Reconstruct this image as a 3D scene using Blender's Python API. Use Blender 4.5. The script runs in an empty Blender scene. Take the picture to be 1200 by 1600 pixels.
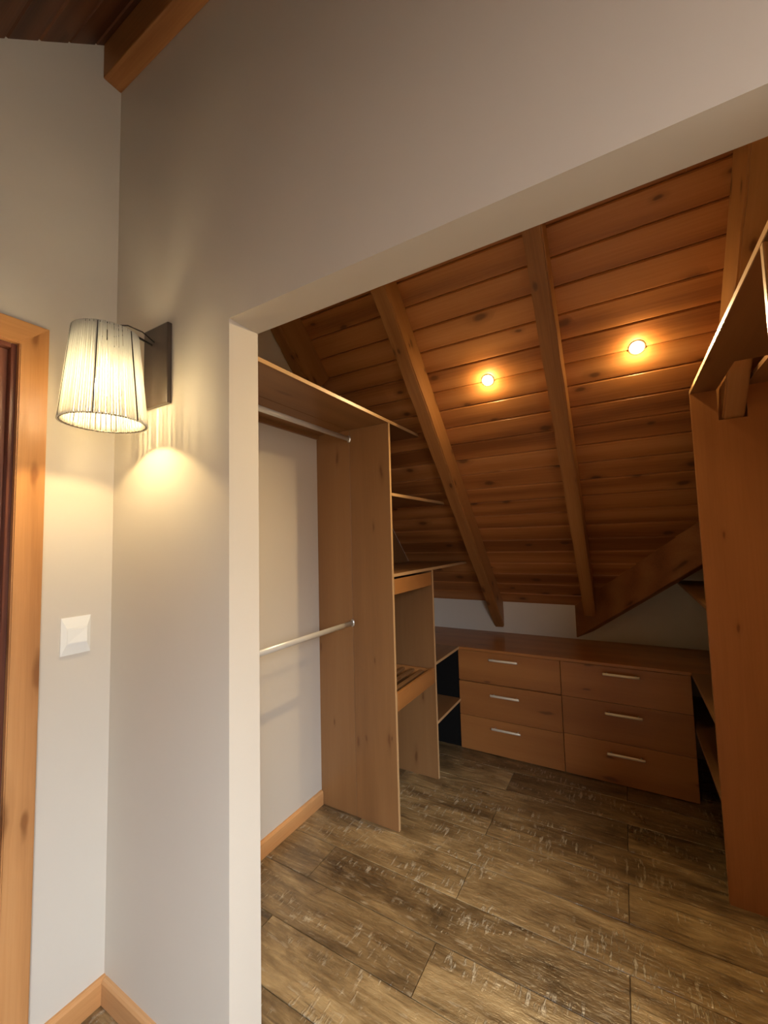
import bpy, bmesh, math, random
from mathutils import Vector, Matrix

random.seed(7)
S = bpy.context.scene
COL = S.collection

# ------------------------------------------------------------------ camera
F_PX, ROLL, PITCH, YAW = 640.41, -2.61864e-2, 6.86803e-2, -5.26398e-1
CAM_Z = 1.45
def make_camera():
    cy, sy = math.cos(YAW), math.sin(YAW)
    cp, sp = math.cos(PITCH), math.sin(PITCH)
    fwd = Vector((sy * cp, cy * cp, sp))
    rt = Vector((cy, -sy, 0))
    up = rt.cross(fwd)
    c, s = math.cos(ROLL), math.sin(ROLL)
    rt2 = c * rt + s * up
    up2 = -s * rt + c * up
    cam = bpy.data.cameras.new('camera')
    cam.sensor_fit = 'HORIZONTAL'
    cam.sensor_width = 36.0
    cam.lens = F_PX / 1200 * 36.0
    cam.clip_start = 0.02
    o = bpy.data.objects.new('camera', cam)
    COL.objects.link(o)
    m = Matrix((rt2, up2, -fwd)).transposed().to_4x4()
    m.translation = Vector((0, 0, CAM_Z))
    o.matrix_world = m
    S.camera = o
make_camera()

# ------------------------------------------------------------------ world, daylight, exposure
S.view_settings.view_transform = 'Standard'
S.view_settings.look = 'None'
S.view_settings.gamma = 1.0
S.view_settings.use_curve_mapping = False
S.view_settings.exposure = 0.0
w = bpy.data.worlds.new('sky')
S.world = w
w.use_nodes = True
# overcast sky above the horizon, dim ground below it; both reach the room only through two added windows
SKY_STRENGTH = 49.0
_nt = w.node_tree
_bg = _nt.nodes['Background']; _bg.inputs[1].default_value = SKY_STRENGTH
_tc = _nt.nodes.new('ShaderNodeTexCoord'); _sp = _nt.nodes.new('ShaderNodeSeparateXYZ')
_rp = _nt.nodes.new('ShaderNodeValToRGB'); _ma = _nt.nodes.new('ShaderNodeMath'); _ma.operation = 'MULTIPLY_ADD'
_ma.inputs[1].default_value = .5; _ma.inputs[2].default_value = .5
_nt.links.new(_tc.outputs['Generated'], _sp.inputs[0]); _nt.links.new(_sp.outputs[2], _ma.inputs[0])
_nt.links.new(_ma.outputs[0], _rp.inputs[0]); _nt.links.new(_rp.outputs[0], _bg.inputs[0])
_e = _rp.color_ramp.elements
_e[0].position = .53; _e[0].color = (.22, .20, .19, 1)
_e[1].position = .72; _e[1].color = (.80, .89, 1.0, 1)

def window_portal(name, loc, rot, sx, sy):
    l = bpy.data.lights.new(name, 'AREA')
    l.shape = 'RECTANGLE'; l.size = sx; l.size_y = sy
    l.cycles.is_portal = True        # only guides the sky light through the window
    o = bpy.data.objects.new(name, l); COL.objects.link(o)
    o.location = loc; o.rotation_euler = rot
    return o
WIN = dict(x=2.4, y0=0.28, y1=0.54, z0=1.30, z1=2.64)  # added gable window, unseen, sized for the daylight it gives
window_portal('added_window_daylight', (WIN['x'] + 0.10, (WIN['y0'] + WIN['y1']) / 2, (WIN['z0'] + WIN['z1']) / 2),
              (0, math.radians(90), 0), WIN['z1'] - WIN['z0'], WIN['y1'] - WIN['y0'])
# added roof window in the bedroom slope, unseen behind the camera, placed for daylight
SKY = dict(x0=.60, x1=1.80, r0=4, r1=15)
_th = math.atan(1.03)
_v = (SKY['r0'] + SKY['r1']) / 2 * .1155
window_portal('added_roof_window_daylight', ((SKY['x0'] + SKY['x1']) / 2, -1.582 + _v * math.cos(_th) - .075 * math.sin(_th), .93 + _v * math.sin(_th) + .075 * math.cos(_th)),
              (_th, 0, 0), SKY['x1'] - SKY['x0'], (SKY['r1'] - SKY['r0']) * .1155)

SPOT_POWER = 66.0
GLOW_POWER = 2.6
SCONCE_POWER = 7.5

# ------------------------------------------------------------------ main dimensions (metres)
X0 = -1.534            # left wall face
Y0, Y1 = 0.758, 0.864  # partition wall faces
OPX = -0.933           # left edge of the opening
OPR = 0.30             # right edge of the opening
HZ = 2.091             # head of the opening
KY, KZ = 3.358, 0.93   # knee wall and the height where the roof meets it
M = 1.03               # roof pitch
TH = math.atan(M)
RIDGE_Y = 0.888
RIDGE_Z = KZ + M * (KY - RIDGE_Y)
BKY = 2 * RIDGE_Y - KY # rear knee wall of the bedroom
XR = 0.80              # right wall of the closet
XG = 2.4               # gable wall of the bedroom
FX = -1.047            # front plane of the left-hand units
RX = 0.278             # front plane of the right-hand units
DY = 2.803             # front plane of the drawer units
def roof_z(y):
    return KZ + M * (KY - y) if y > RIDGE_Y else KZ + M * (y - BKY)

# ------------------------------------------------------------------ materials
class NT:
    def __init__(self, name):
        self.m = bpy.data.materials.new(name); self.m.use_nodes = True
        self.t = self.m.node_tree; self.t.nodes.clear()
        self.out = self.n('ShaderNodeOutputMaterial')
        self.b = self.n('ShaderNodeBsdfPrincipled')
        self.l(self.b.outputs[0], self.out.inputs[0])
    def n(self, k, **kw):
        x = self.t.nodes.new(k)
        for a, v in kw.items(): setattr(x, a, v)
        return x
    def l(self, a, b): self.t.links.new(a, b)
    def setv(self, sock, v):
        if hasattr(v, 'is_output'): self.l(v, sock)
        else: sock.default_value = v
    def math(self, op, a, b=None, c=None, clamp=False):
        x = self.n('ShaderNodeMath', operation=op); x.use_clamp = clamp
        self.setv(x.inputs[0], a)
        if b is not None: self.setv(x.inputs[1], b)
        if c is not None: self.setv(x.inputs[2], c)
        return x.outputs[0]
    def mix(self, fac, a, b, blend='MIX'):
        x = self.n('ShaderNodeMix', data_type='RGBA', blend_type=blend)
        self.setv(x.inputs[0], fac); self.setv(x.inputs[6], a); self.setv(x.inputs[7], b)
        return x.outputs[2]
    def ramp(self, fac, stops):
        x = self.n('ShaderNodeValToRGB')
        e = x.color_ramp.elements
        while len(e) < len(stops): e.new(0.5)
        for i, (p, c) in enumerate(stops):
            e[i].position = p; e[i].color = (c[0], c[1], c[2], 1) if len(c) == 3 else c
        self.l(fac, x.inputs[0]); return x.outputs[0]
    def sstep(self, v, a, b):
        x = self.n('ShaderNodeMapRange', interpolation_type='SMOOTHSTEP')
        self.setv(x.inputs[0], v); x.inputs[1].default_value = a; x.inputs[2].default_value = b
        x.inputs[3].default_value = 0; x.inputs[4].default_value = 1
        return x.outputs[0]
    def coords(self, scale, rnd=37.0):
        tc = self.n('ShaderNodeTexCoord'); oi = self.n('ShaderNodeObjectInfo')
        v = self.n('ShaderNodeVectorMath', operation='SCALE'); v.inputs[0].default_value = (rnd, rnd * .71, rnd * 1.33)
        self.l(oi.outputs['Random'], v.inputs[3])
        ad = self.n('ShaderNodeVectorMath', operation='ADD')
        self.l(tc.outputs['Object'], ad.inputs[0]); self.l(v.outputs[0], ad.inputs[1])
        mp = self.n('ShaderNodeVectorMath', operation='MULTIPLY')
        self.l(ad.outputs[0], mp.inputs[0]); mp.inputs[1].default_value = scale
        return mp.outputs[0], oi.outputs['Random'], ad.outputs[0]
    def noise(self, v, scale, detail=4, rough=.55, dist=0.0):
        x = self.n('ShaderNodeTexNoise'); self.l(v, x.inputs['Vector'])
        x.inputs['Scale'].default_value = scale; x.inputs['Detail'].default_value = detail
        x.inputs['Roughness'].default_value = rough; x.inputs['Distortion'].default_value = dist
        return x.outputs[0]
    def bump(self, h, strength, dist=.002):
        x = self.n('ShaderNodeBump'); x.inputs['Strength'].default_value = strength
        x.inputs['Distance'].default_value = dist
        self.l(h, x.inputs['Height']); self.l(x.outputs[0], self.b.inputs['Normal'])

def axis_scale(axis, along, across):
    s = [across] * 3; s[axis] = along
    return tuple(s)

def wood(name, dark, mid, light, axis, rough=.42, knots=0.6, knot_size=.16, knot_density=(1.6, 7.0),
         grain=1.0, vary=.25, knot_col=(.07, .025, .008), spec=.35, stretch=1.0):
    t = NT(name)
    v, rnd, raw = t.coords(axis_scale(axis, 0.35 * stretch, 4.0))
    n1 = t.noise(v, 1.6, 3, .5, .6)
    wv = t.n('ShaderNodeTexWave', wave_type='BANDS', bands_direction=('Y' if axis != 1 else 'X'))
    wv.inputs['Scale'].default_value = .55; wv.inputs['Distortion'].default_value = 9.0
    wv.inputs['Detail'].default_value = 2.0; wv.inputs['Detail Scale'].default_value = .9
    t.l(v, wv.inputs['Vector'])
    fine_v = t.n('ShaderNodeVectorMath', operation='MULTIPLY'); t.l(raw, fine_v.inputs[0])
    fine_v.inputs[1].default_value = axis_scale(axis, 4.0, 130.0)
    fine = t.noise(fine_v.outputs[0], 1.0, 3, .6)
    f = t.math('ADD', t.math('MULTIPLY', n1, .60), t.math('MULTIPLY', wv.outputs[0], .26 * grain))
    f = t.math('ADD', f, t.math('MULTIPLY', t.math('SUBTRACT', fine, .5), .32 * grain))
    f = t.math('ADD', f, t.math('MULTIPLY', t.math('SUBTRACT', rnd, .5), vary))
    col = t.ramp(f, [(.18, dark), (.45, mid), (.78, light)])
    h = fine
    if knots > 0:
        sx = t.n('ShaderNodeSeparateXYZ'); t.l(raw, sx.inputs[0])
        oth = [i for i in range(3) if i != axis]
        kv = t.n('ShaderNodeCombineXYZ')
        t.l(t.math('MULTIPLY', sx.outputs[axis], knot_density[0]), kv.inputs[0])
        t.l(t.math('MULTIPLY', t.math('ADD', sx.outputs[oth[0]], sx.outputs[oth[1]]), knot_density[1]), kv.inputs[1])
        wob = t.n('ShaderNodeTexNoise'); t.l(raw, wob.inputs['Vector']); wob.inputs['Scale'].default_value = 9
        ad = t.n('ShaderNodeVectorMath', operation='MULTIPLY_ADD')
        t.l(wob.outputs['Color'], ad.inputs[0]); ad.inputs[1].default_value = (.22, .22, .22); t.l(kv.outputs[0], ad.inputs[2])
        vo = t.n('ShaderNodeTexVoronoi'); vo.voronoi_dimensions = '2D'; t.l(ad.outputs[0], vo.inputs['Vector']); vo.inputs['Scale'].default_value = 1.0
        sep = t.n('ShaderNodeSeparateColor'); t.l(vo.outputs['Color'], sep.inputs[0])
        on = t.math('GREATER_THAN', sep.outputs[0], 1 - knots)
        size = t.math('MULTIPLY_ADD', sep.outputs[1], .7, .45)
        d = t.math('DIVIDE', vo.outputs['Distance'], size)
        k = t.math('SUBTRACT', 1.0, t.sstep(d, knot_size * .35, knot_size * 1.15))
        k = t.math('MULTIPLY', k, on)
        halo = t.math('MULTIPLY', t.math('SUBTRACT', 1.0, t.sstep(d, knot_size, knot_size * 2.4)), on)
        col = t.mix(t.math('MULTIPLY', halo, .35), col, (dark[0], dark[1], dark[2], 1))
        col = t.mix(t.math('MULTIPLY', k, .72), col, (*knot_col, 1))
    t.l(col, t.b.inputs['Base Color'])
    t.b.inputs['Roughness'].default_value = rough
    t.b.inputs['Specular IOR Level'].default_value = spec
    t.bump(h, .25, .0012)
    return t.m

def plaster(name, col, rough=.62):
    t = NT(name)
    v, rnd, raw = t.coords((1, 1, 1), 0.0)
    n = t.noise(raw, 2.2, 5, .6)
    c = t.mix(n, (col[0] * .97, col[1] * .97, col[2] * .97, 1), (col[0] * 1.03, col[1] * 1.03, col[2] * 1.03, 1))
    t.l(c, t.b.inputs['Base Color']); t.b.inputs['Roughness'].default_value = rough
    t.b.inputs['Specular IOR Level'].default_value = .3
    t.bump(t.noise(raw, 180, 3, .6), .06, .001)
    return t.m

def plain(name, col, rough=.5, metal=0.0, noise=.06, spec=.5):
    t = NT(name)
    v, rnd, raw = t.coords((1, 1, 1))
    n = t.noise(raw, 40, 3)
    c = t.mix(n, tuple(x * (1 - noise) for x in col) + (1,), tuple(min(1, x * (1 + noise)) for x in col) + (1,))
    t.l(c, t.b.inputs['Base Color']); t.b.inputs['Roughness'].default_value = rough
    t.b.inputs['Metallic'].default_value = metal; t.b.inputs['Specular IOR Level'].default_value = spec
    return t.m

def emitter(name, col, strength):
    t = NT(name)
    t.b.inputs['Base Color'].default_value = (.9, .9, .9, 1)
    t.b.inputs['Emission Color'].default_value = (*col, 1)
    t.b.inputs['Emission Strength'].default_value = strength
    return t.m

def floor_material():
    t = NT('rustic_wood_plank_floor')
    v, rnd, raw = t.coords((1.1, 4.2, 4.2), 61.0)
    def mul(sc):
        x = t.n('ShaderNodeVectorMath', operation='MULTIPLY'); t.l(raw, x.inputs[0]); x.inputs[1].default_value = sc
        return x.outputs[0]
    n1 = t.noise(v, 1.5, 7, .68, 1.1)
    fine = t.noise(mul((7, 75, 75)), 1, 4, .65)
    blot = t.noise(mul((5, 9, 9)), 1, 4, .6, .8)
    f = t.math('ADD', t.math('MULTIPLY', n1, .62), t.math('MULTIPLY', fine, .26))
    f = t.math('ADD', f, t.math('MULTIPLY', blot, .22))
    f = t.math('ADD', f, t.math('MULTIPLY', t.math('SUBTRACT', rnd, .5), .12))
    col = t.ramp(f, [(.40, (.048, .028, .012)), (.50, (.132, .080, .034)), (.59, (.230, .148, .065)), (.70, (.40, .275, .130))])
    # pale saw marks across the board in patches, lamp sparkle painted in
    saw = t.sstep(t.noise(mul((80, 16, 16)), 1, 3, .6), .53, .63)
    patch = t.sstep(t.noise(mul((2.6, 6, 6)), 1, 4, .7, .6), .48, .62)
    sc = t.math('MULTIPLY', saw, patch)
    col = t.mix(t.math('MULTIPLY', sc, .46), col, (.60, .52, .38, 1))
    fl = t.sstep(t.noise(mul((14, 70, 70)), 1, 3, .6), .60, .70)
    col = t.mix(t.math('MULTIPLY', t.math('MULTIPLY', fl, blot), .6), col, (.55, .46, .32, 1))
    crack = t.sstep(t.noise(mul((2.2, 38, 38)), 1, 3, .6), .62, .70)
    col = t.mix(t.math('MULTIPLY', crack, .55), col, (.045, .026, .012, 1))
    t.l(col, t.b.inputs['Base Color'])
    r = t.math('MULTIPLY_ADD', blot, .22, .20)
    t.l(r, t.b.inputs['Roughness']); t.b.inputs['Specular IOR Level'].default_value = .85
    hh = t.math('ADD', t.math('MULTIPLY', fine, .6), t.math('MULTIPLY', sc, .8))
    hh = t.math('ADD', hh, t.math('MULTIPLY', blot, .8))
    hh = t.math('ADD', hh, t.math('MULTIPLY', t.noise(mul((34, 60, 60)), 1, 3, .6), .7))
    t.bump(hh, .9, .0042)
    return t.m

def string_material():
    t = NT('cream_cord')
    v, rnd, raw = t.coords((1, 1, 1))
    c = t.mix(t.noise(raw, 160, 2), (.93, .91, .85, 1), (.99, .98, .94, 1))
    t.b.inputs['Roughness'].default_value = .8
    t.l(c, t.b.inputs['Base Color'])
    tr = t.n('ShaderNodeBsdfTranslucent'); t.l(c, tr.inputs[0])
    mx = t.n('ShaderNodeMixShader'); mx.inputs[0].default_value = .5
    t.l(t.b.outputs[0], mx.inputs[1]); t.l(tr.outputs[0], mx.inputs[2]); t.l(mx.outputs[0], t.out.inputs[0])
    return t.m

def glass_material():
    t = NT('window_glass')
    tr = t.n('ShaderNodeBsdfTransparent'); gl = t.n('ShaderNodeBsdfGlossy'); gl.inputs['Roughness'].default_value = .02
    mx = t.n('ShaderNodeMixShader'); mx.inputs[0].default_value = .06
    t.l(tr.outputs[0], mx.inputs[1]); t.l(gl.outputs[0], mx.inputs[2]); t.l(mx.outputs[0], t.out.inputs[0])
    return t.m

MAT = {}
MAT['wall'] = plaster('warm_white_wall_paint', (.63, .572, .490))
MAT['floor'] = floor_material()
MAT['gap'] = plain('dark_grout', (.06, .04, .025), .9)
MAT['ceil'] = wood('pine_ceiling_boards', (.21, .073, .020), (.39, .152, .044), (.52, .235, .082), 0, rough=.38,
                   knots=.24, knot_size=.19, knot_density=(5.0, 10.0), vary=.22, spec=.4)
MAT['deck'] = plain('dark_roof_deck', (.06, .03, .012), .9)
MAT['rafter'] = wood('pine_rafter', (.21, .084, .025), (.34, .150, .047), (.44, .215, .076), 1, rough=.45,
                     knots=.16, knot_size=.18, knot_density=(6.0, 12.0), vary=.1)
MAT['beam'] = wood('pine_beam', (.26, .10, .028), (.40, .17, .055), (.50, .24, .085), 0, rough=.5, knots=.4, knot_density=(2, 7))
MAT['ply_z'] = wood('lenga_board_upright', (.18, .082, .030), (.25, .120, .045), (.31, .160, .064), 2, rough=.36,
                    knots=.24, knot_size=.11, knot_density=(2.8, 11), grain=.55, vary=.10, knot_col=(.12, .045, .015), spec=.4, stretch=1.0)
MAT['ply_y'] = wood('lenga_board_lengthways', (.18, .082, .030), (.25, .120, .045), (.31, .160, .064), 1, rough=.36,
                    knots=.22, knot_size=.13, knot_density=(2.4, 9.5), grain=.55, vary=.10, knot_col=(.12, .045, .015), spec=.4)
MAT['ply_x'] = wood('lenga_board_crossways', (.27, .10, .028), (.37, .148, .042), (.44, .19, .060), 0, rough=.34,
                    knots=.22, knot_size=.13, knot_density=(2.4, 9.5), grain=.55, vary=.10, knot_col=(.10, .035, .012), spec=.45)
MAT['ply_r'] = wood('reddish_lit_lenga_upright', (.29, .115, .036), (.40, .168, .056), (.47, .215, .076), 2, rough=.36,  # redder, brighter lenga; light on the right panel partly put into the colour
                    knots=.24, knot_size=.11, knot_density=(2.8, 9), grain=.7, vary=.10, knot_col=(.14, .045, .012), spec=.4)
MAT['front_y'] = wood('orange_lenga_front', (.29, .115, .032), (.40, .168, .048), (.48, .22, .070), 1, rough=.36,
                      knots=0, grain=.6, vary=.08, spec=.4)
MAT['edge'] = plain('lit_board_edge', (.58, .36, .17), .33, 0, .08, .5)  # lamp light on the front edges painted in as a paler colour
MAT['case_z'] = wood('pine_casing_upright', (.42, .19, .065), (.56, .27, .10), (.66, .36, .15), 2, rough=.35,
                     knots=.35, knot_size=.16, knot_density=(2.0, 9.0), vary=.05, knot_col=(.2, .07, .02))
MAT['case_y'] = wood('pine_casing_lengthways', (.42, .19, .065), (.56, .27, .10), (.66, .36, .15), 1, rough=.35,
                     knots=.35, knot_size=.16, knot_density=(2.0, 9.0), vary=.05, knot_col=(.2, .07, .02))
MAT['case_x'] = wood('pine_skirting_crossways', (.42, .21, .085), (.56, .30, .13), (.66, .39, .19), 0, rough=.4,
                     knots=.2, knot_density=(2.0, 9.0), vary=.05)
MAT['door'] = wood('shaded_red_door', (.10, .03, .018), (.18, .06, .035), (.26, .10, .06), 2, rough=.35, knots=0)  # red wood, shade of the door recess put into its dark colour
MAT['metal'] = plain('brushed_aluminium', (.72, .70, .66), .32, .85, .03)
MAT['handle'] = plain('satin_champagne_metal', (.80, .72, .58), .38, .35, .02)
MAT['rod'] = plain('white_aluminium_rod', (.78, .77, .74), .30, .35, .02)
MAT['bronze'] = plain('dark_bronze', (.10, .075, .06), .32, .55, .08)
MAT['plastic'] = plain('white_plastic', (.86, .85, .80), .35, 0, .01)
MAT['black'] = plain('black_niche_shade', (.008, .0075, .007), .7, 0, .1, .1)  # near-black: shade of the corner niche put into the colour
MAT['wire'] = plain('dark_wire', (.05, .04, .035), .4, .6)
MAT['cord'] = string_material()
MAT['bulb'] = emitter('warm_bulb', (1.0, .86, .55), 110)
MAT['spot'] = emitter('warm_spot_lens', (1.0, .80, .45), 60)
MAT['glass'] = glass_material()
MAT['winframe'] = MAT['case_z']

# ------------------------------------------------------------------ mesh helpers
def link(o, parent=None):
    COL.objects.link(o)
    if parent is not None:
        o.parent = parent
    return o
def empty(name, loc):
    o = bpy.data.objects.new(name, None); o.empty_display_size = .05
    o.location = loc
    return link(o)
def tag(o, label=None, cat=None, group=None, kind=None):
    if label: o['label'] = label
    if cat: o['category'] = cat
    if group: o['group'] = group
    if kind: o['kind'] = kind
    return o
def mesh_obj(name, bm, mat, parent=None, loc=(0, 0, 0), smooth=False):
    bmesh.ops.recalc_face_normals(bm, faces=bm.faces)
    me = bpy.data.meshes.new(name); bm.to_mesh(me); bm.free()
    if mat is not None: me.materials.append(mat)
    if smooth:
        for p in me.polygons: p.use_smooth = True
    o = bpy.data.objects.new(name, me); o.location = loc
    return link(o, parent)
def wloc(o):
    v = Vector((0, 0, 0))
    while o is not None:
        v += o.location; o = o.parent
    return v
def bm_box(bm, lo, hi, off=(0, 0, 0)):
    vs = [bm.verts.new((x - off[0], y - off[1], z - off[2])) for x in (lo[0], hi[0]) for y in (lo[1], hi[1]) for z in (lo[2], hi[2])]
    for f in ((0, 1, 3, 2), (4, 6, 7, 5), (0, 4, 5, 1), (2, 3, 7, 6), (0, 2, 6, 4), (1, 5, 7, 3)):
        bm.faces.new([vs[i] for i in f])
def box(name, lo, hi, mat, parent=None, bevel=.0015, seg=1):
    """a box given by its world corners; its origin is its own centre"""
    c = Vector([(a + b) / 2 for a, b in zip(lo, hi)])
    bm = bmesh.new(); bm_box(bm, lo, hi, c)
    if bevel > 0:
        bmesh.ops.bevel(bm, geom=list(bm.edges), offset=bevel, segments=seg, affect='EDGES', profile=.6)
    return mesh_obj(name, bm, mat, parent, c - wloc(parent))
def prism(name, pts, axis, a, b, mat, parent=None, bevel=0):
    """polygon pts (world, in the two other axes) extruded along axis from a to b"""
    bm = bmesh.new()
    bm_prism(bm, pts, axis, a, b)
    if bevel > 0:
        bmesh.ops.bevel(bm, geom=list(bm.edges), offset=bevel, segments=1, affect='EDGES')
    off = wloc(parent)
    bmesh.ops.translate(bm, verts=bm.verts, vec=-off)
    return mesh_obj(name, bm, mat, parent)
def bm_prism(bm, pts, axis, a, b):
    def P(p, t):
        q = list(p); q.insert(axis, t); return q
    A = [bm.verts.new(P(p, a)) for p in pts]; B = [bm.verts.new(P(p, b)) for p in pts]
    bm.faces.new(A); bm.faces.new(B[::-1])
    n = len(pts)
    for i in range(n):
        bm.faces.new((A[i], B[i], B[(i + 1) % n], A[(i + 1) % n]))
def bm_tube(bm, pts, r, seg=10, rx=None):
    """tube along a list of points"""
    pts = [Vector(p) for p in pts]; rings = []
    for i, p in enumerate(pts):
        d = (pts[min(i + 1, len(pts) - 1)] - pts[max(i - 1, 0)]).normalized()
        ref = Vector((0, 0, 1)) if abs(d.z) < .9 else Vector((1, 0, 0))
        u = d.cross(ref).normalized(); v = u.cross(d).normalized()
        rings.append([bm.verts.new(p + u * (rx or r) * math.cos(2 * math.pi * k / seg) + v * r * math.sin(2 * math.pi * k / seg)) for k in range(seg)])
    for a, b in zip(rings, rings[1:]):
        for k in range(seg):
            bm.faces.new((a[k], a[(k + 1) % seg], b[(k + 1) % seg], b[k]))
    bm.faces.new(rings[0][::-1]); bm.faces.new(rings[-1])
def tube(name, pts, r, mat, parent=None, seg=10, rx=None):
    off = wloc(parent); c = Vector(pts[0])
    bm = bmesh.new(); bm_tube(bm, [Vector(p) - c for p in pts], r, seg, rx)
    return mesh_obj(name, bm, mat, parent, c - off, True)
def bm_ring(bm, c, R, r, seg=40, s2=8):
    vs = [[bm.verts.new((c[0] + (R + r * math.cos(b)) * math.cos(a), c[1] + (R + r * math.cos(b)) * math.sin(a), c[2] + r * math.sin(b)))
           for b in [2 * math.pi * j / s2 for j in range(s2)]] for a in [2 * math.pi * i / seg for i in range(seg)]]
    for i in range(seg):
        for j in range(s2):
            bm.faces.new((vs[i][j], vs[(i + 1) % seg][j], vs[(i + 1) % seg][(j + 1) % s2], vs[i][(j + 1) % s2]))
def bm_lathe(bm, prof, seg=32):
    """prof: (r, z) list around the local z axis"""
    rings = []
    for r, z in prof:
        if r < 1e-6: rings.append([bm.verts.new((0, 0, z))])
        else: rings.append([bm.verts.new((r * math.cos(2 * math.pi * k / seg), r * math.sin(2 * math.pi * k / seg), z)) for k in range(seg)])
    for a, b in zip(rings, rings[1:]):
        for k in range(seg):
            k2 = (k + 1) % seg
            if len(a) == 1: bm.faces.new((a[0], b[k], b[k2]))
            elif len(b) == 1: bm.faces.new((a[k], b[0], a[k2]))
            else: bm.faces.new((a[k], a[k2], b[k2], b[k]))

# ------------------------------------------------------------------ the setting: walls
def struct(o):
    o['kind'] = 'structure'; return o
# left wall: runs through bedroom and closet, follows both roof slopes, with the doorway
DOOR_Y0, DOOR_Y1, DOOR_Z = -0.36, 0.482, 2.062
bm = bmesh.new()
gz = lambda y: roof_z(y) + .02
bm_prism(bm, [(DOOR_Y1, 0), (KY + .3, 0), (KY + .3, gz(KY)), (KY, gz(KY)), (RIDGE_Y, RIDGE_Z + .02), (DOOR_Y1, gz(DOOR_Y1))], 0, X0 - .15, X0)
bm_prism(bm, [(DOOR_Y0, DOOR_Z), (DOOR_Y1, DOOR_Z), (DOOR_Y1, gz(DOOR_Y1)), (DOOR_Y0, gz(DOOR_Y0))], 0, X0 - .15, X0)
bm_prism(bm, [(BKY - .3, 0), (DOOR_Y0, 0), (DOOR_Y0, gz(DOOR_Y0)), (BKY, gz(BKY)), (BKY - .3, gz(BKY))], 0, X0 - .15, X0)
struct(mesh_obj('wall_left', bm, MAT['wall']))
# partition wall with the wide opening
bm = bmesh.new()
bm_box(bm, (X0, Y0, 0), (OPX, Y1, HZ)); bm_box(bm, (OPR, Y0, 0), (XG, Y1, HZ))
PT = roof_z(Y0) + .02
bm_prism(bm, [(Y0, HZ), (Y1, HZ), (Y1, roof_z(Y1) + .02), (Y0, PT)], 0, X0, XG)
struct(mesh_obj('wall_partition', bm, MAT['wall']))
# knee wall at the back, taller on the right where the valley rises
bm = bmesh.new()
bm_prism(bm, [(X0 - .15, 0), (XR + .1, 0), (XR + .1, 2.0), (-.34 + .02, KZ + .02), (X0 - .15, KZ + .02)], 1, KY, KY + .3)
struct(mesh_obj('wall_back', bm, MAT['wall']))
# right wall of the closet
bm = bmesh.new()
bm_prism(bm, [(Y1, 0), (KY, 0), (KY, 2.05), (2.45, 2.05), (Y1, gz(Y1 + .03))], 0, XR, XR + .1)
struct(mesh_obj('wall_right', bm, MAT['wall']))
# gable wall of the bedroom with the added window
bm = bmesh.new()
bm_prism(bm, [(BKY - .3, 0), (WIN['y0'], 0), (WIN['y0'], gz(WIN['y0'])), (BKY, gz(BKY)), (BKY - .3, gz(BKY))], 0, XG, XG + .15)
bm_prism(bm, [(WIN['y1'], 0), (Y1, 0), (Y1, gz(Y1)), (WIN['y1'], gz(WIN['y1']))], 0, XG, XG + .15)
bm_prism(bm, [(WIN['y0'], 0), (WIN['y1'], 0), (WIN['y1'], WIN['z0']), (WIN['y0'], WIN['z0'])], 0, XG, XG + .15)
bm_prism(bm, [(WIN['y0'], WIN['z1']), (WIN['y1'], WIN['z1']), (WIN['y1'], gz(WIN['y1'])), (WIN['y0'], gz(WIN['y0']))], 0, XG, XG + .15)
struct(mesh_obj('wall_gable', bm, MAT['wall']))
struct(box('wall_rear', (X0 - .15, BKY - .3, 0), (XG + .15, BKY, KZ + .02), MAT['wall'], None, 0))
# added gable window, out of view, lets daylight in from the right
wn = struct(empty('window_added_1', (XG + .06, (WIN['y0'] + WIN['y1']) / 2, WIN['z0'])))
for lo, hi in (((WIN['y0'], WIN['z0']), (WIN['y1'], WIN['z0'] + .06)), ((WIN['y0'], WIN['z1'] - .06), (WIN['y1'], WIN['z1'])),
               ((WIN['y0'], WIN['z0'] + .06), (WIN['y0'] + .06, WIN['z1'] - .06)), ((WIN['y1'] - .06, WIN['z0'] + .06), (WIN['y1'], WIN['z1'] - .06))):
    box('window_frame', (XG + .02, lo[0], lo[1]), (XG + .08, hi[0], hi[1]), MAT['case_z'], wn, .003)
box('pane', (XG + .047, WIN['y0'] + .06, WIN['z0'] + .06), (XG + .053, WIN['y1'] - .06, WIN['z1'] - .06), MAT['glass'], wn, 0)

# ------------------------------------------------------------------ floor of plank tiles
PW, PL, SEAM_Y, SEAM_X = .204, 1.206, 1.237, -.667
fl = struct(box('floor', (X0 - .1, BKY - .1, -.06), (XG + .1, KY + .1, -.006), MAT['gap'], None, 0))
bm = bmesh.new()
bm_box(bm, (-PL / 2 + .0012, -PW / 2 + .0012, -.012), (PL / 2 - .0012, PW / 2 - .0012, 0))
bmesh.ops.bevel(bm, geom=[e for e in bm.edges if all(v.co.z > -.001 for v in e.verts)], offset=.0016, segments=1, affect='EDGES')
plank0 = mesh_obj('plank', bm, MAT['floor'], fl)
plank_mesh = plank0.data
first = True
r0 = int(math.floor((BKY - SEAM_Y) / PW)); r1 = int(math.ceil((KY - SEAM_Y) / PW))
for r in range(r0, r1):
    yc = SEAM_Y + (r + .5) * PW
    off = SEAM_X if r % 2 == 0 else SEAM_X + PL / 2
    i0 = int(math.floor((X0 - off) / PL)); xmax = XG if yc < Y1 + .1 else XR
    i1 = int(math.ceil((xmax - off) / PL))
    for i in range(i0, i1):
        if first: o = plank0; first = False
        else:
            o = bpy.data.objects.new('plank', plank_mesh); link(o, fl)
        o.location = Vector((off + (i + .5) * PL, yc, random.uniform(-.0006, .0003))) - fl.location

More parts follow.
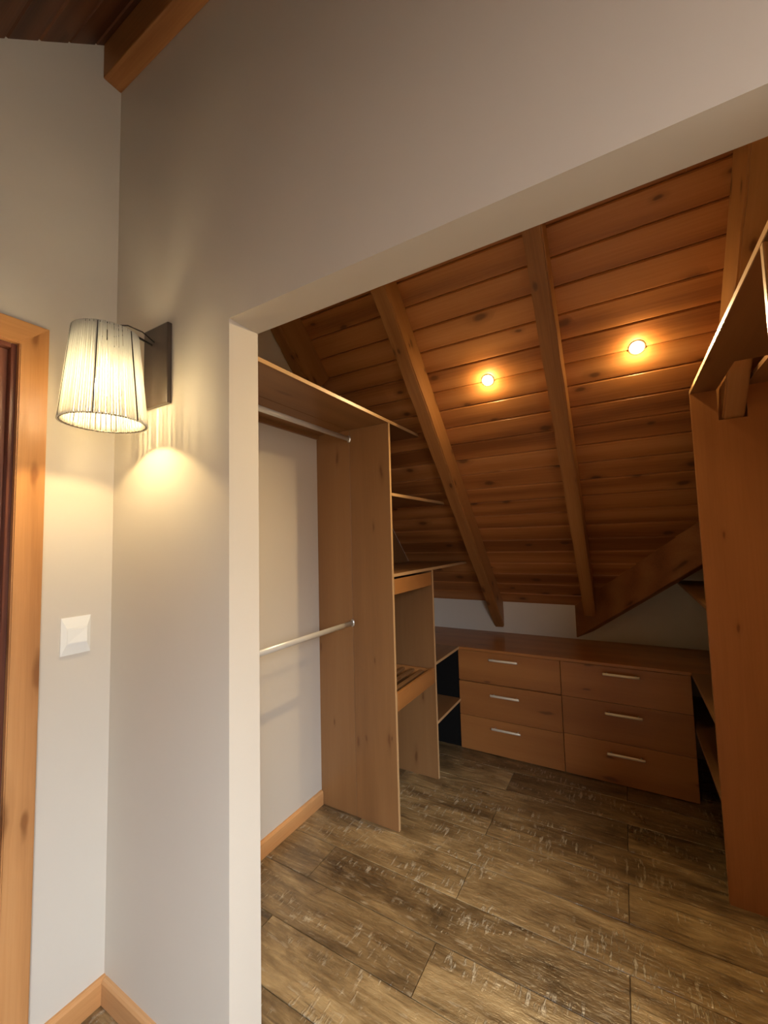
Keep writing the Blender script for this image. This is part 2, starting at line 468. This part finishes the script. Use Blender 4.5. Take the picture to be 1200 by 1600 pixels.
# ------------------------------------------------------------------ sloping ceilings
VC = math.hypot(1, M)
PITCH_W = .1155
CT, ST = math.cos(TH), math.sin(TH)
VL = (KY - RIDGE_Y) * VC
def valley_x(y):        # plan line of the valley rafter (upper contact with the boards)
    return -.34 + (KY - y) / .8
# closet side: local x = world x, local y = up the slope, local z = into the room
# the deck stops at the valley on the right-hand side
bm = bmesh.new()
V_AT_XR = (KY - (KY - .8 * (XR + .1 + .34))) * VC
pts = [(X0 - .14, -.05), (-.34, -.05), (XR + .1, V_AT_XR), (XR + .1, VL + .02), (X0 - .14, VL + .02)]
bm_prism(bm, pts, 2, -.06, -.022)
ceiling = mesh_obj('ceiling', bm, MAT['deck'], None, (0, KY, KZ))
ceiling.rotation_euler = (math.pi - TH, 0, 0)
struct(ceiling)
def board(parent, xa0, xb0, xa1, xb1, v0, v1, sign, mat, name='ceiling_board'):
    """tongue-and-groove board between slope lengths v0, v1; room side = sign * local z"""
    c = .0055; g = .0008; t = .020
    cx = (xa0 + xb0) / 2; cv = (v0 + v1) / 2
    lift = random.uniform(0, .0012)
    bm = bmesh.new()
    def ring(z, ins):
        return [bm.verts.new((x - cx, v - cv, z)) for x, v in ((xa0, v0 + g + ins), (xb0, v0 + g + ins), (xb1, v1 - g - ins), (xa1, v1 - g - ins))]
    A = ring(-sign * t, 0); B = ring(-sign * c, 0); Cc = ring(sign * lift, c)
    bm.faces.new(A); bm.faces.new(Cc)
    for p, q in ((A, B), (B, Cc)):
        for i in range(4): bm.faces.new((p[i], p[(i + 1) % 4], q[(i + 1) % 4], q[i]))
    return mesh_obj(name, bm, mat, parent, (cx, cv, 0))
row = 0
v = 0.0
while v < VL - .01:
    v1 = min(v + PITCH_W, VL)
    xr0 = min(XR, valley_x(KY - v / VC)) if v < 1.3 else XR
    xr1 = min(XR, valley_x(KY - v1 / VC)) if v1 < 1.4 else XR
    cuts = []
    if row in (21, 3, 8, 13, 17): cuts = [{21: .255, 3: -.9, 8: -.23, 13: -.9, 17: -.23}[row]]
    xs = [X0] + cuts
    for i, xa in enumerate(xs):
        if i + 1 < len(xs): board(ceiling, xa, xs[i + 1] - .001, xa, xs[i + 1] - .001, v, v1, 1, MAT['ceil'])
        else: board(ceiling, xa, xr0, xa, xr1, v, v1, 1, MAT['ceil'])
    v = v1; row += 1
# dormer slope to the right of the valley
DS = (1.505 - .93) / .70
bm = bmesh.new()
def zd(x): return .93 + DS * (x + .34)
a = [(-.34, KY), (XR + .1, KY - .8 * (XR + .44)), (XR + .1, KY + .2), (-.34, KY + .2)]
lo = [bm.verts.new((x, y, zd(x))) for x, y in a]; hi = [bm.verts.new((x, y, zd(x) + .04)) for x, y in a]
bm.faces.new(lo); bm.faces.new(hi)
for i in range(4): bm.faces.new((lo[i], lo[(i + 1) % 4], hi[(i + 1) % 4], hi[i]))
struct(mesh_obj('ceiling_dormer', bm, MAT['ceil']))
# bedroom side
HV0, HV1 = SKY['r0'] * PITCH_W, SKY['r1'] * PITCH_W
bm = bmesh.new()
for lo, hi in (((X0 - .14, -.05), (SKY['x0'], VL + .04)), ((SKY['x1'], -.05), (XG + .14, VL + .04)), ((SKY['x0'], -.05), (SKY['x1'], HV0)), ((SKY['x0'], HV1), (SKY['x1'], VL + .04))):
    bm_box(bm, (lo[0], lo[1], .022), (hi[0], hi[1], .06))
ceil_b = mesh_obj('ceiling_bedroom', bm, MAT['deck'], None, (0, BKY, KZ))
ceil_b.rotation_euler = (TH, 0, 0); struct(ceil_b)
MAT['ceil_dark'] = wood('stained_bedroom_boards', (.06, .02, .009), (.11, .038, .016), (.16, .06, .025), 0, rough=.5, knots=.3, knot_density=(2.6, 9.0))
v = 0.0
while v < VL - .01:
    v1 = min(v + PITCH_W, VL)
    if v1 > HV0 + .01 and v < HV1 - .01:
        board(ceil_b, X0, SKY['x0'], X0, SKY['x0'], v, v1, -1, MAT['ceil_dark'])
        board(ceil_b, SKY['x1'], XG, SKY['x1'], XG, v, v1, -1, MAT['ceil_dark'])
    else:
        board(ceil_b, X0, XG, X0, XG, v, v1, -1, MAT['ceil_dark'])
    v = v1
# added roof window in the bedroom slope, unseen, there for its daylight
rwn = struct(empty('window_added_2', (0, BKY, KZ))); rwn.rotation_euler = (TH, 0, 0)
def in_slope(name, lo, hi, mat):
    c = Vector([(p + q) / 2 for p, q in zip(lo, hi)])
    bm = bmesh.new(); bm_box(bm, lo, hi, c)
    return mesh_obj(name, bm, mat, rwn, c)
fw = .05
for lo, hi in (((SKY['x0'], HV0), (SKY['x0'] + fw, HV1)), ((SKY['x1'] - fw, HV0), (SKY['x1'], HV1)),
               ((SKY['x0'] + fw, HV0), (SKY['x1'] - fw, HV0 + fw)), ((SKY['x0'] + fw, HV1 - fw), (SKY['x1'] - fw, HV1))):
    in_slope('window_frame', (lo[0], lo[1], -.012), (hi[0], hi[1], .07), MAT['case_x'])
in_slope('pane', (SKY['x0'] + fw, HV0 + fw, .027), (SKY['x1'] - fw, HV1 - fw, .033), MAT['glass'])

# ------------------------------------------------------------------ rafters
def rafter(name, x0, x1, depth_v, v0, v1, label, mat=None):
    d = depth_v * CT
    c = Vector(((x0 + x1) / 2, (v0 + v1) / 2, d / 2))
    bm = bmesh.new(); bm_box(bm, (x0, v0, 0), (x1, v1, d), c)
    # hewn, slightly uneven timber
    bmesh.ops.subdivide_edges(bm, edges=[e for e in bm.edges if abs(e.verts[0].co.y - e.verts[1].co.y) > .5], cuts=28)
    for vv in bm.verts:
        if vv.co.z > 0:
            k = random.uniform(-.0022, .0022)
            vv.co.x += k; vv.co.z += random.uniform(-.002, .002)
    bmesh.ops.bevel(bm, geom=[e for e in bm.edges if all(q.co.z > d / 2 - .01 for q in e.verts) and abs(e.verts[0].co.x - e.verts[1].co.x) < .02],
                    offset=.006, segments=2, affect='EDGES')
    o = mesh_obj(name, bm, mat or MAT['rafter'])
    R = Matrix.Rotation(math.pi - TH, 4, 'X')
    o.rotation_euler = (math.pi - TH, 0, 0)
    o.location = Vector((0, KY, KZ)) + R @ c
    tag(o, label, 'beam', 'sloping ceiling rafters')
    return o
rafter('rafter', -.942, -.866, .200, -.16, VL - .1, 'pine rafter left of the left-hand ceiling spotlight')
rafter('rafter', -.268, -.195, .200, .075, VL - .1, 'pine rafter running between the two ceiling spotlights')
rafter('rafter', .378, .450, .285, 1.40, VL - .1, 'pine rafter at far right passing through the right wardrobe')
rafter('rafter', X0, X0 + .07, .285, 2.08, VL - .1, 'dark pine rafter against the white wall at far left of the closet')
# valley rafter
bm = bmesh.new()
d = Vector((1, -.8, 0)).normalized(); nrm = Vector((.8, 1, 0)).normalized()
pA = Vector((-.345, KY + .004, 0)); LEN = 1.38
rows = []
for t, zc in ((0.0, None), (LEN, None)):
    p = pA + d * t
    ztop = KZ + M * (KY - p.y); zbot = ztop - .232
    rows.append([p + Vector((0, 0, zbot)), p + Vector((0, 0, ztop + .004)), p + nrm * .075 + Vector((0, 0, ztop + .004)), p + nrm * .075 + Vector((0, 0, zbot))])
vs = [[bm.verts.new(q) for q in r] for r in rows]
bm.faces.new(vs[0]); bm.faces.new(vs[1][::-1])
for i in range(4): bm.faces.new((vs[0][i], vs[1][i], vs[1][(i + 1) % 4], vs[0][(i + 1) % 4]))
bmesh.ops.bevel(bm, geom=list(bm.edges), offset=.004, segments=1, affect='EDGES')
MAT['valley'] = wood('stained_valley_beam', (.16, .055, .018), (.25, .095, .032), (.32, .14, .05), 0, rough=.5, knots=.3, knot_density=(3, 7))
tag(mesh_obj('valley_rafter', bm, MAT['valley']), 'dark reddish valley beam slanting up to the right above the drawers', 'beam')
# ridge beam along the top of the partition, bedroom side
tag(box('ridge_beam', (X0, .696, 3.146), (XG, Y0, 3.30), MAT['beam'], None, .006, 2), 'orange-brown wooden beam along the top of the partition wall', 'beam')

# ------------------------------------------------------------------ skirting boards
def skirting(name, axis, a, b, face, sgn, mat, h=.075, t=.016):
    """rounded-top skirting along axis from a to b, standing on the floor in front of a wall face"""
    prof = [(0, .0), (sgn * t, .0), (sgn * t, h - .010), (sgn * (t - .004), h - .003), (sgn * (t - .009), h), (0, h)]
    pts = [(face + p, z) for p, z in prof]
    return struct(prism(name, pts, axis, a, b, mat))
skirting('baseboard_left', 1, .552, Y0, X0, 1, MAT['case_y'])
skirting('baseboard_partition', 0, X0 + .016, OPX, Y0, -1, MAT['case_x'])
skirting('baseboard_closet', 1, Y1, 1.862, X0, 1, MAT['case_y'])

# ------------------------------------------------------------------ door with casing
door = struct(empty('door_1', (X0, (DOOR_Y0 + DOOR_Y1) / 2, 0)))
CW, CTK = .072, .020
def casing_piece(pts, mat):
    bm = bmesh.new(); bm_prism(bm, pts, 0, X0, X0 + CTK)
    bmesh.ops.bevel(bm, geom=[e for e in bm.edges if all(v.co.x > X0 + CTK - .001 for v in e.verts)], offset=.003, segments=2, affect='EDGES')
    bmesh.ops.translate(bm, verts=bm.verts, vec=-door.location)
    mesh_obj('casing', bm, mat, door)
casing_piece([(DOOR_Y1, 0), (DOOR_Y1 + CW, 0), (DOOR_Y1 + CW, DOOR_Z + CW), (DOOR_Y1, DOOR_Z)], MAT['case_z'])
casing_piece([(DOOR_Y0, 0), (DOOR_Y0 - CW, 0), (DOOR_Y0 - CW, DOOR_Z + CW), (DOOR_Y0, DOOR_Z)], MAT['case_z'])
casing_piece([(DOOR_Y0, DOOR_Z), (DOOR_Y1, DOOR_Z), (DOOR_Y1 + CW, DOOR_Z + CW), (DOOR_Y0 - CW, DOOR_Z + CW)], MAT['case_y'])
for yy in ((DOOR_Y1 - .014, DOOR_Y1), (DOOR_Y0, DOOR_Y0 + .014)):
    box('jamb', (X0 - .15, yy[0], 0), (X0 + .001, yy[1], DOOR_Z), MAT['door'], door)
box('jamb', (X0 - .15, DOOR_Y0 + .014, DOOR_Z - .014), (X0 + .001, DOOR_Y1 - .014, DOOR_Z), MAT['door'], door)
MAT['stop'] = wood('reddish_door_stop', (.26, .10, .06), (.36, .15, .09), (.44, .20, .13), 2, rough=.3, knots=0)
for yy in ((DOOR_Y1 - .034, DOOR_Y1 - .014), (DOOR_Y0 + .014, DOOR_Y0 + .034)):
    box('door_stop', (X0 - .055, yy[0], 0), (X0 - .022, yy[1], DOOR_Z - .014), MAT['stop'], door)
box('door_stop', (X0 - .055, DOOR_Y0 + .034, DOOR_Z - .034), (X0 - .022, DOOR_Y1 - .034, DOOR_Z - .014), MAT['stop'], door)
leaf = box('door_leaf', (X0 - .10, DOOR_Y0 + .016, .008), (X0 - .057, DOOR_Y1 - .016, DOOR_Z - .016), MAT['door'], door, .002)
for z0, z1 in ((.25, .95), (1.10, 1.90)):
    box('door_panel', (X0 - .062, DOOR_Y0 + .13, z0), (X0 - .050, DOOR_Y1 - .13, z1), MAT['door'], leaf, .006, 2)

# ------------------------------------------------------------------ light switch
sw = empty('light_switch', (X0, .6525, 1.173))
tag(sw, 'white plastic light switch plate between door casing and corner', 'light switch')
bm = bmesh.new()
hw, hh, t = .0415, .0585, .011
o_ = [bm.verts.new((0, y, z)) for y, z in ((-hw, -hh), (hw, -hh), (hw, hh), (-hw, hh))]
m_ = [bm.verts.new((.004, y, z)) for y, z in ((-hw, -hh), (hw, -hh), (hw, hh), (-hw, hh))]
i_ = [bm.verts.new((t, y, z)) for y, z in ((-hw + .013, -.026), (hw - .013, -.026), (hw - .013, .026), (-hw + .013, .026))]
bm.faces.new(o_); bm.faces.new(i_)
for p, q in ((o_, m_), (m_, i_)):
    for i in range(4): bm.faces.new((p[i], p[(i + 1) % 4], q[(i + 1) % 4], q[i]))
mesh_obj('plate', bm, MAT['plastic'], sw)
bm = bmesh.new()   # rocker tilted: its lower right corner sinks
b4 = [bm.verts.new(p) for p in ((t - .001, -.0265, -.021), (t - .001, .0265, -.021), (t - .001, .0265, .021), (t - .001, -.0265, .021))]
f4 = [bm.verts.new(p) for p in ((t + .0012, -.0265, -.021), (t + .0065, .0265, -.021), (t + .003, .0265, .021), (t + .001, -.0265, .021))]
bm.faces.new(b4); bm.faces.new(f4)
for i in range(4): bm.faces.new((b4[i], b4[(i + 1) % 4], f4[(i + 1) % 4], f4[i]))
mesh_obj('rocker', bm, MAT['plastic'], sw)

# ------------------------------------------------------------------ wall sconce
LX, LY, LZ0, LZ1, LR0, LR1 = -1.265, .597, 1.805, 2.068, .107, .081
sc = empty('wall_sconce', (LX, Y0, 1.89))
tag(sc, 'lit wall sconce with tapered cream string shade and bronze backplate', 'wall lamp')
box('backplate', (-1.331, Y0 - .016, 1.895), (-1.200, Y0, 2.156), MAT['bronze'], sc, .004, 2)
tube('arm', [(LX - .02, Y0 - .014, 2.10), (LX - .012, Y0 - .06, 2.103), (LX - .004, Y0 - .11, 2.102), (LX, LY + .02, 2.094), (LX, LY, 2.078), (LX, LY, 2.045)], .0035, MAT['wire'], sc)
tube('cable', [(LX - .008, Y0 - .014, 2.106), (LX + .004, Y0 - .06, 2.118), (LX + .008, Y0 - .105, 2.117), (LX + .004, LY + .025, 2.105), (LX + .003, LY + .004, 2.08)], .0022, MAT['wire'], sc)
fr = bmesh.new()
bm_ring(fr, (0, 0, 0), LR0 - .003, .0022); bm_ring(fr, (0, 0, LZ1 - LZ0), LR1 - .003, .0022)
for k in range(6):
    a = 2 * math.pi * (k + .35) / 6
    bm_tube(fr, [((LR0 + .0005) * math.cos(a), (LR0 + .0005) * math.sin(a), 0), ((LR1 + .0005) * math.cos(a), (LR1 + .0005) * math.sin(a), LZ1 - LZ0)], .0019, 6)
for k in range(3):
    a = 2 * math.pi * k / 3 + .5
    bm_tube(fr, [(0, 0, LZ1 - LZ0 - .012), ((LR1 - .003) * math.cos(a), (LR1 - .003) * math.sin(a), LZ1 - LZ0)], .0016, 6)
shade_loc = Vector((LX, LY, LZ0)) - sc.location
frame = mesh_obj('shade_frame', fr, MAT['wire'], sc, shade_loc, True)
st = bmesh.new(); NS = 98
for k in range(NS):
    a = 2 * math.pi * k / NS + random.uniform(-.007, .007); a2 = 2 * math.pi * k / NS + random.uniform(-.010, .010)
    r = .0025 + random.uniform(-.0004, .0003)
    bm_tube(st, [(LR0 * math.cos(a), LR0 * math.sin(a), -.002), (LR1 * math.cos(a2), LR1 * math.sin(a2), LZ1 - LZ0 + .002)], r, 6)
    if k % 2 == 0:      # the cord runs back on the inside of the rings
        bm_tube(st, [((LR0 - .007) * math.cos(a + .03), (LR0 - .007) * math.sin(a + .03), 0), ((LR1 - .007) * math.cos(a2 + .03), (LR1 - .007) * math.sin(a2 + .03), LZ1 - LZ0)], r * .9, 6)
shade = mesh_obj('shade', st, MAT['cord'], sc, shade_loc, True); shade['kind'] = 'stuff'
bm = bmesh.new(); bm_lathe(bm, [(0, .07), (.015, .07), (.017, .06), (.017, .02), (.014, .012), (0, .012)], 20)
mesh_obj('lamp_holder', bm, MAT['plastic'], sc, Vector((LX, LY, 1.975)) - sc.location, True)
bm = bmesh.new(); bm_lathe(bm, [(0, -.048), (.014, -.045), (.024, -.036), (.030, -.020), (.030, -.004), (.024, .016), (.016, .034), (.013, .05), (0, .05)], 24)
bulb = mesh_obj('bulb', bm, MAT['bulb'], sc, Vector((LX, LY, 1.935)) - sc.location, True)
bm = bmesh.new(); bm_lathe(bm, [(0, .008), (.004, .006), (.005, 0), (.003, -.006), (0, -.008)], 12)
mesh_obj('finial', bm, MAT['wire'], sc, Vector((LX, LY, LZ1 + .008)) - sc.location, True)
pl = bpy.data.lights.new('sconce_light', 'POINT'); pl.energy = SCONCE_POWER; pl.color = (1.0, .72, .33); pl.shadow_soft_size = .012
po = bpy.data.objects.new('sconce_light', pl); COL.objects.link(po); po.location = (LX, LY, 1.880)

# ------------------------------------------------------------------ ceiling spotlights
def spotlight(x, y, label):
    z = roof_z(y)
    n = Vector((0, -ST, -CT))
    e = empty('ceiling_spotlight', Vector((x, y, z)))
    tag(e, label, 'spotlight', 'recessed spotlights in the sloping ceiling')
    q = Vector((0, 0, -1)).rotation_difference(n)
    e.rotation_mode = 'QUATERNION'; e.rotation_quaternion = q
    bm = bmesh.new(); bm_lathe(bm, [(.021, .004), (.021, -.001), (.024, -.004), (.030, -.004), (.033, -.002), (.033, .004)], 32)
    mesh_obj('trim_ring', bm, MAT['metal'], e, (0, 0, -.001), True)
    bm = bmesh.new(); bm_lathe(bm, [(.0212, .002), (.0212, -.0005), (.016, -.004), (.008, -.0055), (0, -.006)], 28)
    mesh_obj('lens', bm, MAT['spot'], e, (0, 0, -.001), True)
    l = bpy.data.lights.new('spot_lamp', 'SPOT'); l.energy = SPOT_POWER; l.color = (1.0, .74, .38)
    l.spot_size = math.radians(130); l.spot_blend = 1.0; l.shadow_soft_size = .016
    o = bpy.data.objects.new('spot_lamp', l); COL.objects.link(o)
    o.location = Vector((x, y, z)) + n * .034
    o.rotation_mode = 'QUATERNION'; o.rotation_quaternion = Vector((0, 0, -1)).rotation_difference(n)
    l = bpy.data.lights.new('spot_spill', 'POINT'); l.energy = GLOW_POWER; l.color = (1.0, .70, .30); l.shadow_soft_size = .012
    g = bpy.data.objects.new('spot_spill', l); COL.objects.link(g)
    g.location = Vector((x, y, z)) + n * .038
spotlight(-.560, 2.066, 'small lit ceiling spotlight in the left bay beside the shelves')
spotlight(.097, 2.066, 'small lit ceiling spotlight in the right bay near the right wardrobe')

# ------------------------------------------------------------------ left wardrobe (hanging bay)
T = .018
WY = 1.866                 # front face of its far side panel
TOPZ = 2.090
lw = empty('hanging_wardrobe', (X0, (Y1 + WY) / 2, 0))
tag(lw, 'open wooden hanging wardrobe with two rails along the left wall', 'wardrobe')
SX = -1.298                # joint between front and back boards
box('side_panel', (SX + .0006, WY, 0), (FX, WY + T, TOPZ - T), MAT['ply_z'], lw)
box('side_panel', (X0 + .001, WY, 0), (SX - .0006, WY + T, TOPZ - T), MAT['ply_z'], lw)
box('edge_strip', (FX, WY + .001, 0.002), (FX + .0022, WY + T - .001, TOPZ - T), MAT['edge'], lw, .0006)
box('top_board', (SX + .0006, Y1 + .002, TOPZ - T), (FX, WY + T, TOPZ), MAT['ply_y'], lw)
box('top_board', (X0 + .001, Y1 + .002, TOPZ - T), (SX - .0006, WY + T, TOPZ), MAT['ply_y'], lw)
box('edge_strip', (FX, Y1 + .002, TOPZ - T + .001), (FX + .0022, WY + T, TOPZ - .001), MAT['edge'], lw, .0006)
box('back_cleat', (X0 + .001, Y1 + .002, TOPZ - T - .022), (X0 + .019, WY, TOPZ - T), MAT['ply_y'], lw)
for zc in (2.020, 1.006):
    rod = tube('rail', [(SX, Y1 + .006, zc), (SX, WY - .001, zc)], .0135, MAT['rod'], lw, 16, .0075)
    for yy in (Y1 + .003, WY - .006):
        tube('rail_socket', [(SX, yy, zc), (SX, yy + .005, zc)], .020, MAT['metal'], rod, 16, .013)

# ------------------------------------------------------------------ left shelf tower
P2Y = 2.374
tw = empty('shelf_tower', (X0, (WY + P2Y) / 2, 0))
tag(tw, 'narrow wooden shelf tower with small drawer and slatted tray beyond the hanging wardrobe', 'shelf unit')
def clipped_shelf(name, z, yend, parent, x0, x1, mat):
    """shelf board whose back end is scribed to the sloping ceiling"""
    y0 = WY + T + .001
    ye = KY - (z + T - KZ) / M - .004; yb = KY - (z - KZ) / M - .004
    o = prism(name, [(y0, z), (yb, z), (ye, z + T), (y0, z + T)], 0, x0, x1, mat, parent)
    p = prism('edge_strip', [(y0, z + .001), (yb, z + .001), (ye, z + T - .001), (y0, z + T - .001)], 0, x1, x1 + .002, MAT['edge'], o)
    return o
clipped_shelf('shelf', 2.072, 0, tw, X0 + .009, FX, MAT['ply_y'])
clipped_shelf('shelf', 1.682, 0, tw, X0 + .009, FX, MAT['ply_y'])
clipped_shelf('shelf', 1.256, 0, tw, X0 + .009, FX, MAT['ply_y'])
box('side_panel', (X0 + .001, P2Y, 0), (FX, P2Y + T, 1.2545), MAT['ply_z'], tw)
box('edge_strip', (FX, P2Y + .001, .002), (FX + .0022, P2Y + T - .001, 1.254), MAT['edge'], tw, .0006)
prism('back_shade_panel', [(WY + T + .001, 0), (P2Y - .001, 0), (P2Y - .001, 1.256), (3.02, 1.256), (2.23, 2.07), (WY + T + .001, 2.07)], 0, X0 + .001, X0 + .008, MAT['ply_z'], tw)  # added board, darkens the white wall that lies in shadow there
# small drawer
dr = box('drawer', (FX - .40, WY + T + .016, 1.172), (FX - .018, P2Y - .016, 1.236), MAT['ply_y'], tw, .001)
box('drawer_front', (FX - .018, WY + T + .008, 1.164), (FX, P2Y - .008, 1.244), MAT['front_y'], dr, .0015)
# slatted pull-out tray
trf = box('pull_out_tray', (FX - .018, WY + T + .008, .572), (FX, P2Y - .006, .662), MAT['front_y'], tw, .0015)
for yy in ((WY + T + .010, WY + T + .026), (P2Y - .024, P2Y - .008)):
    box('tray_side', (FX - .46, yy[0], .590), (FX - .018, yy[1], .655), MAT['ply_x'], trf, .001)
box('tray_back', (FX - .46, WY + T + .026, .590), (FX - .444, P2Y - .024, .655), MAT['ply_y'], trf, .001)
slat_mesh = None
for k in range(6):
    xx = FX - .075 - k * .066
    s = box('slat', (xx - .013, WY + T + .026, .632), (xx + .013, P2Y - .024, .645), MAT['ply_y'], trf, .002)
    if slat_mesh is None: slat_mesh = s.data
    else: s.data = slat_mesh

# ------------------------------------------------------------------ drawer units
CTOP = .690
UNIT_X = (-1.056, -.389, .274)
def drawer_unit(x0, x1, hx0, hx1, zgaps, gapw, hz, label):
    e = empty('drawer_unit', ((x0 + x1) / 2, DY + .25, 0))
    tag(e, label, 'drawers', 'wooden three-drawer units under the worktop')
    b = box('body', (x0 + .001, DY + .020, 0), (x1 - .001, KY - .002, CTOP - T - .0005), MAT['ply_x'], e)
    for (z0, z1), hzz in zip(zgaps, hz):
        d = box('drawer', (x0 + .0012, DY, z0), (x1 - .0012, DY + .019, z1), MAT['ply_x'], e, .0012)
        h = tube('handle', [(hx0, DY - .026, hzz), (hx0 + .003, DY - .028, hzz), (hx1 - .003, DY - .028, hzz), (hx1, DY - .026, hzz)], .0078, MAT['handle'], d, 14, .0055)
        for hx in (hx0 + .018, hx1 - .018):
            tube('handle_post', [(hx, DY - .026, hzz), (hx, DY + .001, hzz)], .004, MAT['metal'], d, 10)
    return e
drawer_unit(UNIT_X[0], UNIT_X[1] - .0005, -.830, -.645, [(.004, .2295), (.2320, .4570), (.4665, .6705)], .003, (.180, .395, .628),
            'left three-drawer wooden unit with a dark gap under its top drawer')
drawer_unit(UNIT_X[1] + .0005, UNIT_X[2], -.152, .033, [(.004, .2360), (.2385, .4600), (.4625, .670)], .003, (.178, .405, .630),
            'right three-drawer wooden unit next to the right wardrobe')

# ------------------------------------------------------------------ worktop: U-shaped
wt = empty('worktop', ((X0 + XR) / 2, (DY + KY) / 2, CTOP - T))
tag(wt, 'continuous wooden worktop over the drawers with wings along both sides', 'worktop')
box('top_board', (X0 + .001, DY - .004, CTOP - T), (XR - .001, KY - .001, CTOP), MAT['ply_x'], wt)
box('wing_board', (X0 + .001, P2Y + T + .001, CTOP - T), (FX, DY - .0045, CTOP), MAT['ply_y'], wt)
box('wing_board', (RX, 2.146, CTOP - T), (XR - .001, DY - .0045, CTOP), MAT['ply_y'], wt)
box('edge_strip', (FX, P2Y + T + .001, CTOP - T + .001), (FX + .002, DY - .005, CTOP - .001), MAT['edge'], wt, .0006)
box('edge_strip', (RX - .002, 2.146, CTOP - T + .001), (RX, DY - .005, CTOP - .001), MAT['ply_y'], wt, .0006)

def shelf_board(lo, hi, label, xe, edge):
    c = ((lo[0] + hi[0]) / 2, (lo[1] + hi[1]) / 2, lo[2])
    e = empty('shelf_board', c)
    tag(e, label, 'shelf')
    box('board', lo, hi, MAT['ply_y'], e)
    box('edge_strip', (min(xe, xe + edge), lo[1], lo[2] + .001), (max(xe, xe + edge), hi[1], hi[2] - .001), MAT['edge'] if edge > 0 else MAT['ply_y'], e, .0006)
shelf_board((X0 + .001, P2Y + T + .001, .318), (FX, DY - .0015, .336), 'low shelf in the dark corner left of the drawers', FX, .002)
shelf_board((RX, 2.146, .372), (XR - .001, KY - .002, .390), 'low shelf right of the drawers behind the right wardrobe panel', RX, -.002)
shelf_board((RX, 2.146, 1.128), (XR - .001, 3.22, 1.146), 'upper shelf above the worktop half hidden by the right wardrobe panel', RX, -.002)
# black sheet standing in for the shade of the left corner void
tag(box('niche_shade_sheet', (X0 + .001, DY + .018, .0), (UNIT_X[0] - .001, DY + .024, CTOP - T), MAT['black'], None, 0), 'black sheet painting the shade of the corner niche left of the drawers', 'panel')

# ------------------------------------------------------------------ right wardrobe
RPY = 2.124; RTZ = 2.050
rw = empty('right_wardrobe', (XR, (Y1 + RPY) / 2, 0))
tag(rw, 'open wooden wardrobe on the right with a tall panel notched around a rafter', 'wardrobe')
NX0, NX1, NZ = .364, .456, 1.905
bm = bmesh.new()
bm_prism(bm, [(RX, 0), (XR - .001, 0), (XR - .001, RTZ - T), (NX1, RTZ - T), (NX1, NZ), (NX0, NZ), (NX0, RTZ - T), (RX, RTZ - T)], 1, RPY, RPY + T)
bmesh.ops.translate(bm, verts=bm.verts, vec=-rw.location)
mesh_obj('side_panel', bm, MAT['ply_r'], rw)
box('edge_strip', (RX - .0022, RPY + .0005, .002), (RX, RPY + T - .0005, RTZ - T), MAT['ply_r'], rw, .0006)
bm = bmesh.new()   # top board, notched for the rafter
YN = 1.80
bm_prism(bm, [(RX, Y1 + .002), (XR - .001, Y1 + .002), (XR - .001, RPY + T), (NX1, RPY + T), (NX1, YN), (NX0, YN), (NX0, RPY + T), (RX, RPY + T)], 2, RTZ - T, RTZ)
bmesh.ops.translate(bm, verts=bm.verts, vec=-rw.location)
mesh_obj('top_board', bm, MAT['ply_y'], rw)
box('edge_strip', (RX - .0022, Y1 + .002, RTZ - T + .001), (RX, RPY + T, RTZ - .001), MAT['edge'], rw, .0006)
box('divider_panel', (RX, 1.074, 0), (XR - .001, 1.074 + T, RTZ - T - .0005), MAT['ply_r'], rw)
box('edge_strip', (RX - .0022, 1.075, .002), (RX, 1.074 + T - .001, RTZ - T - .001), MAT['edge'], rw, .0006)
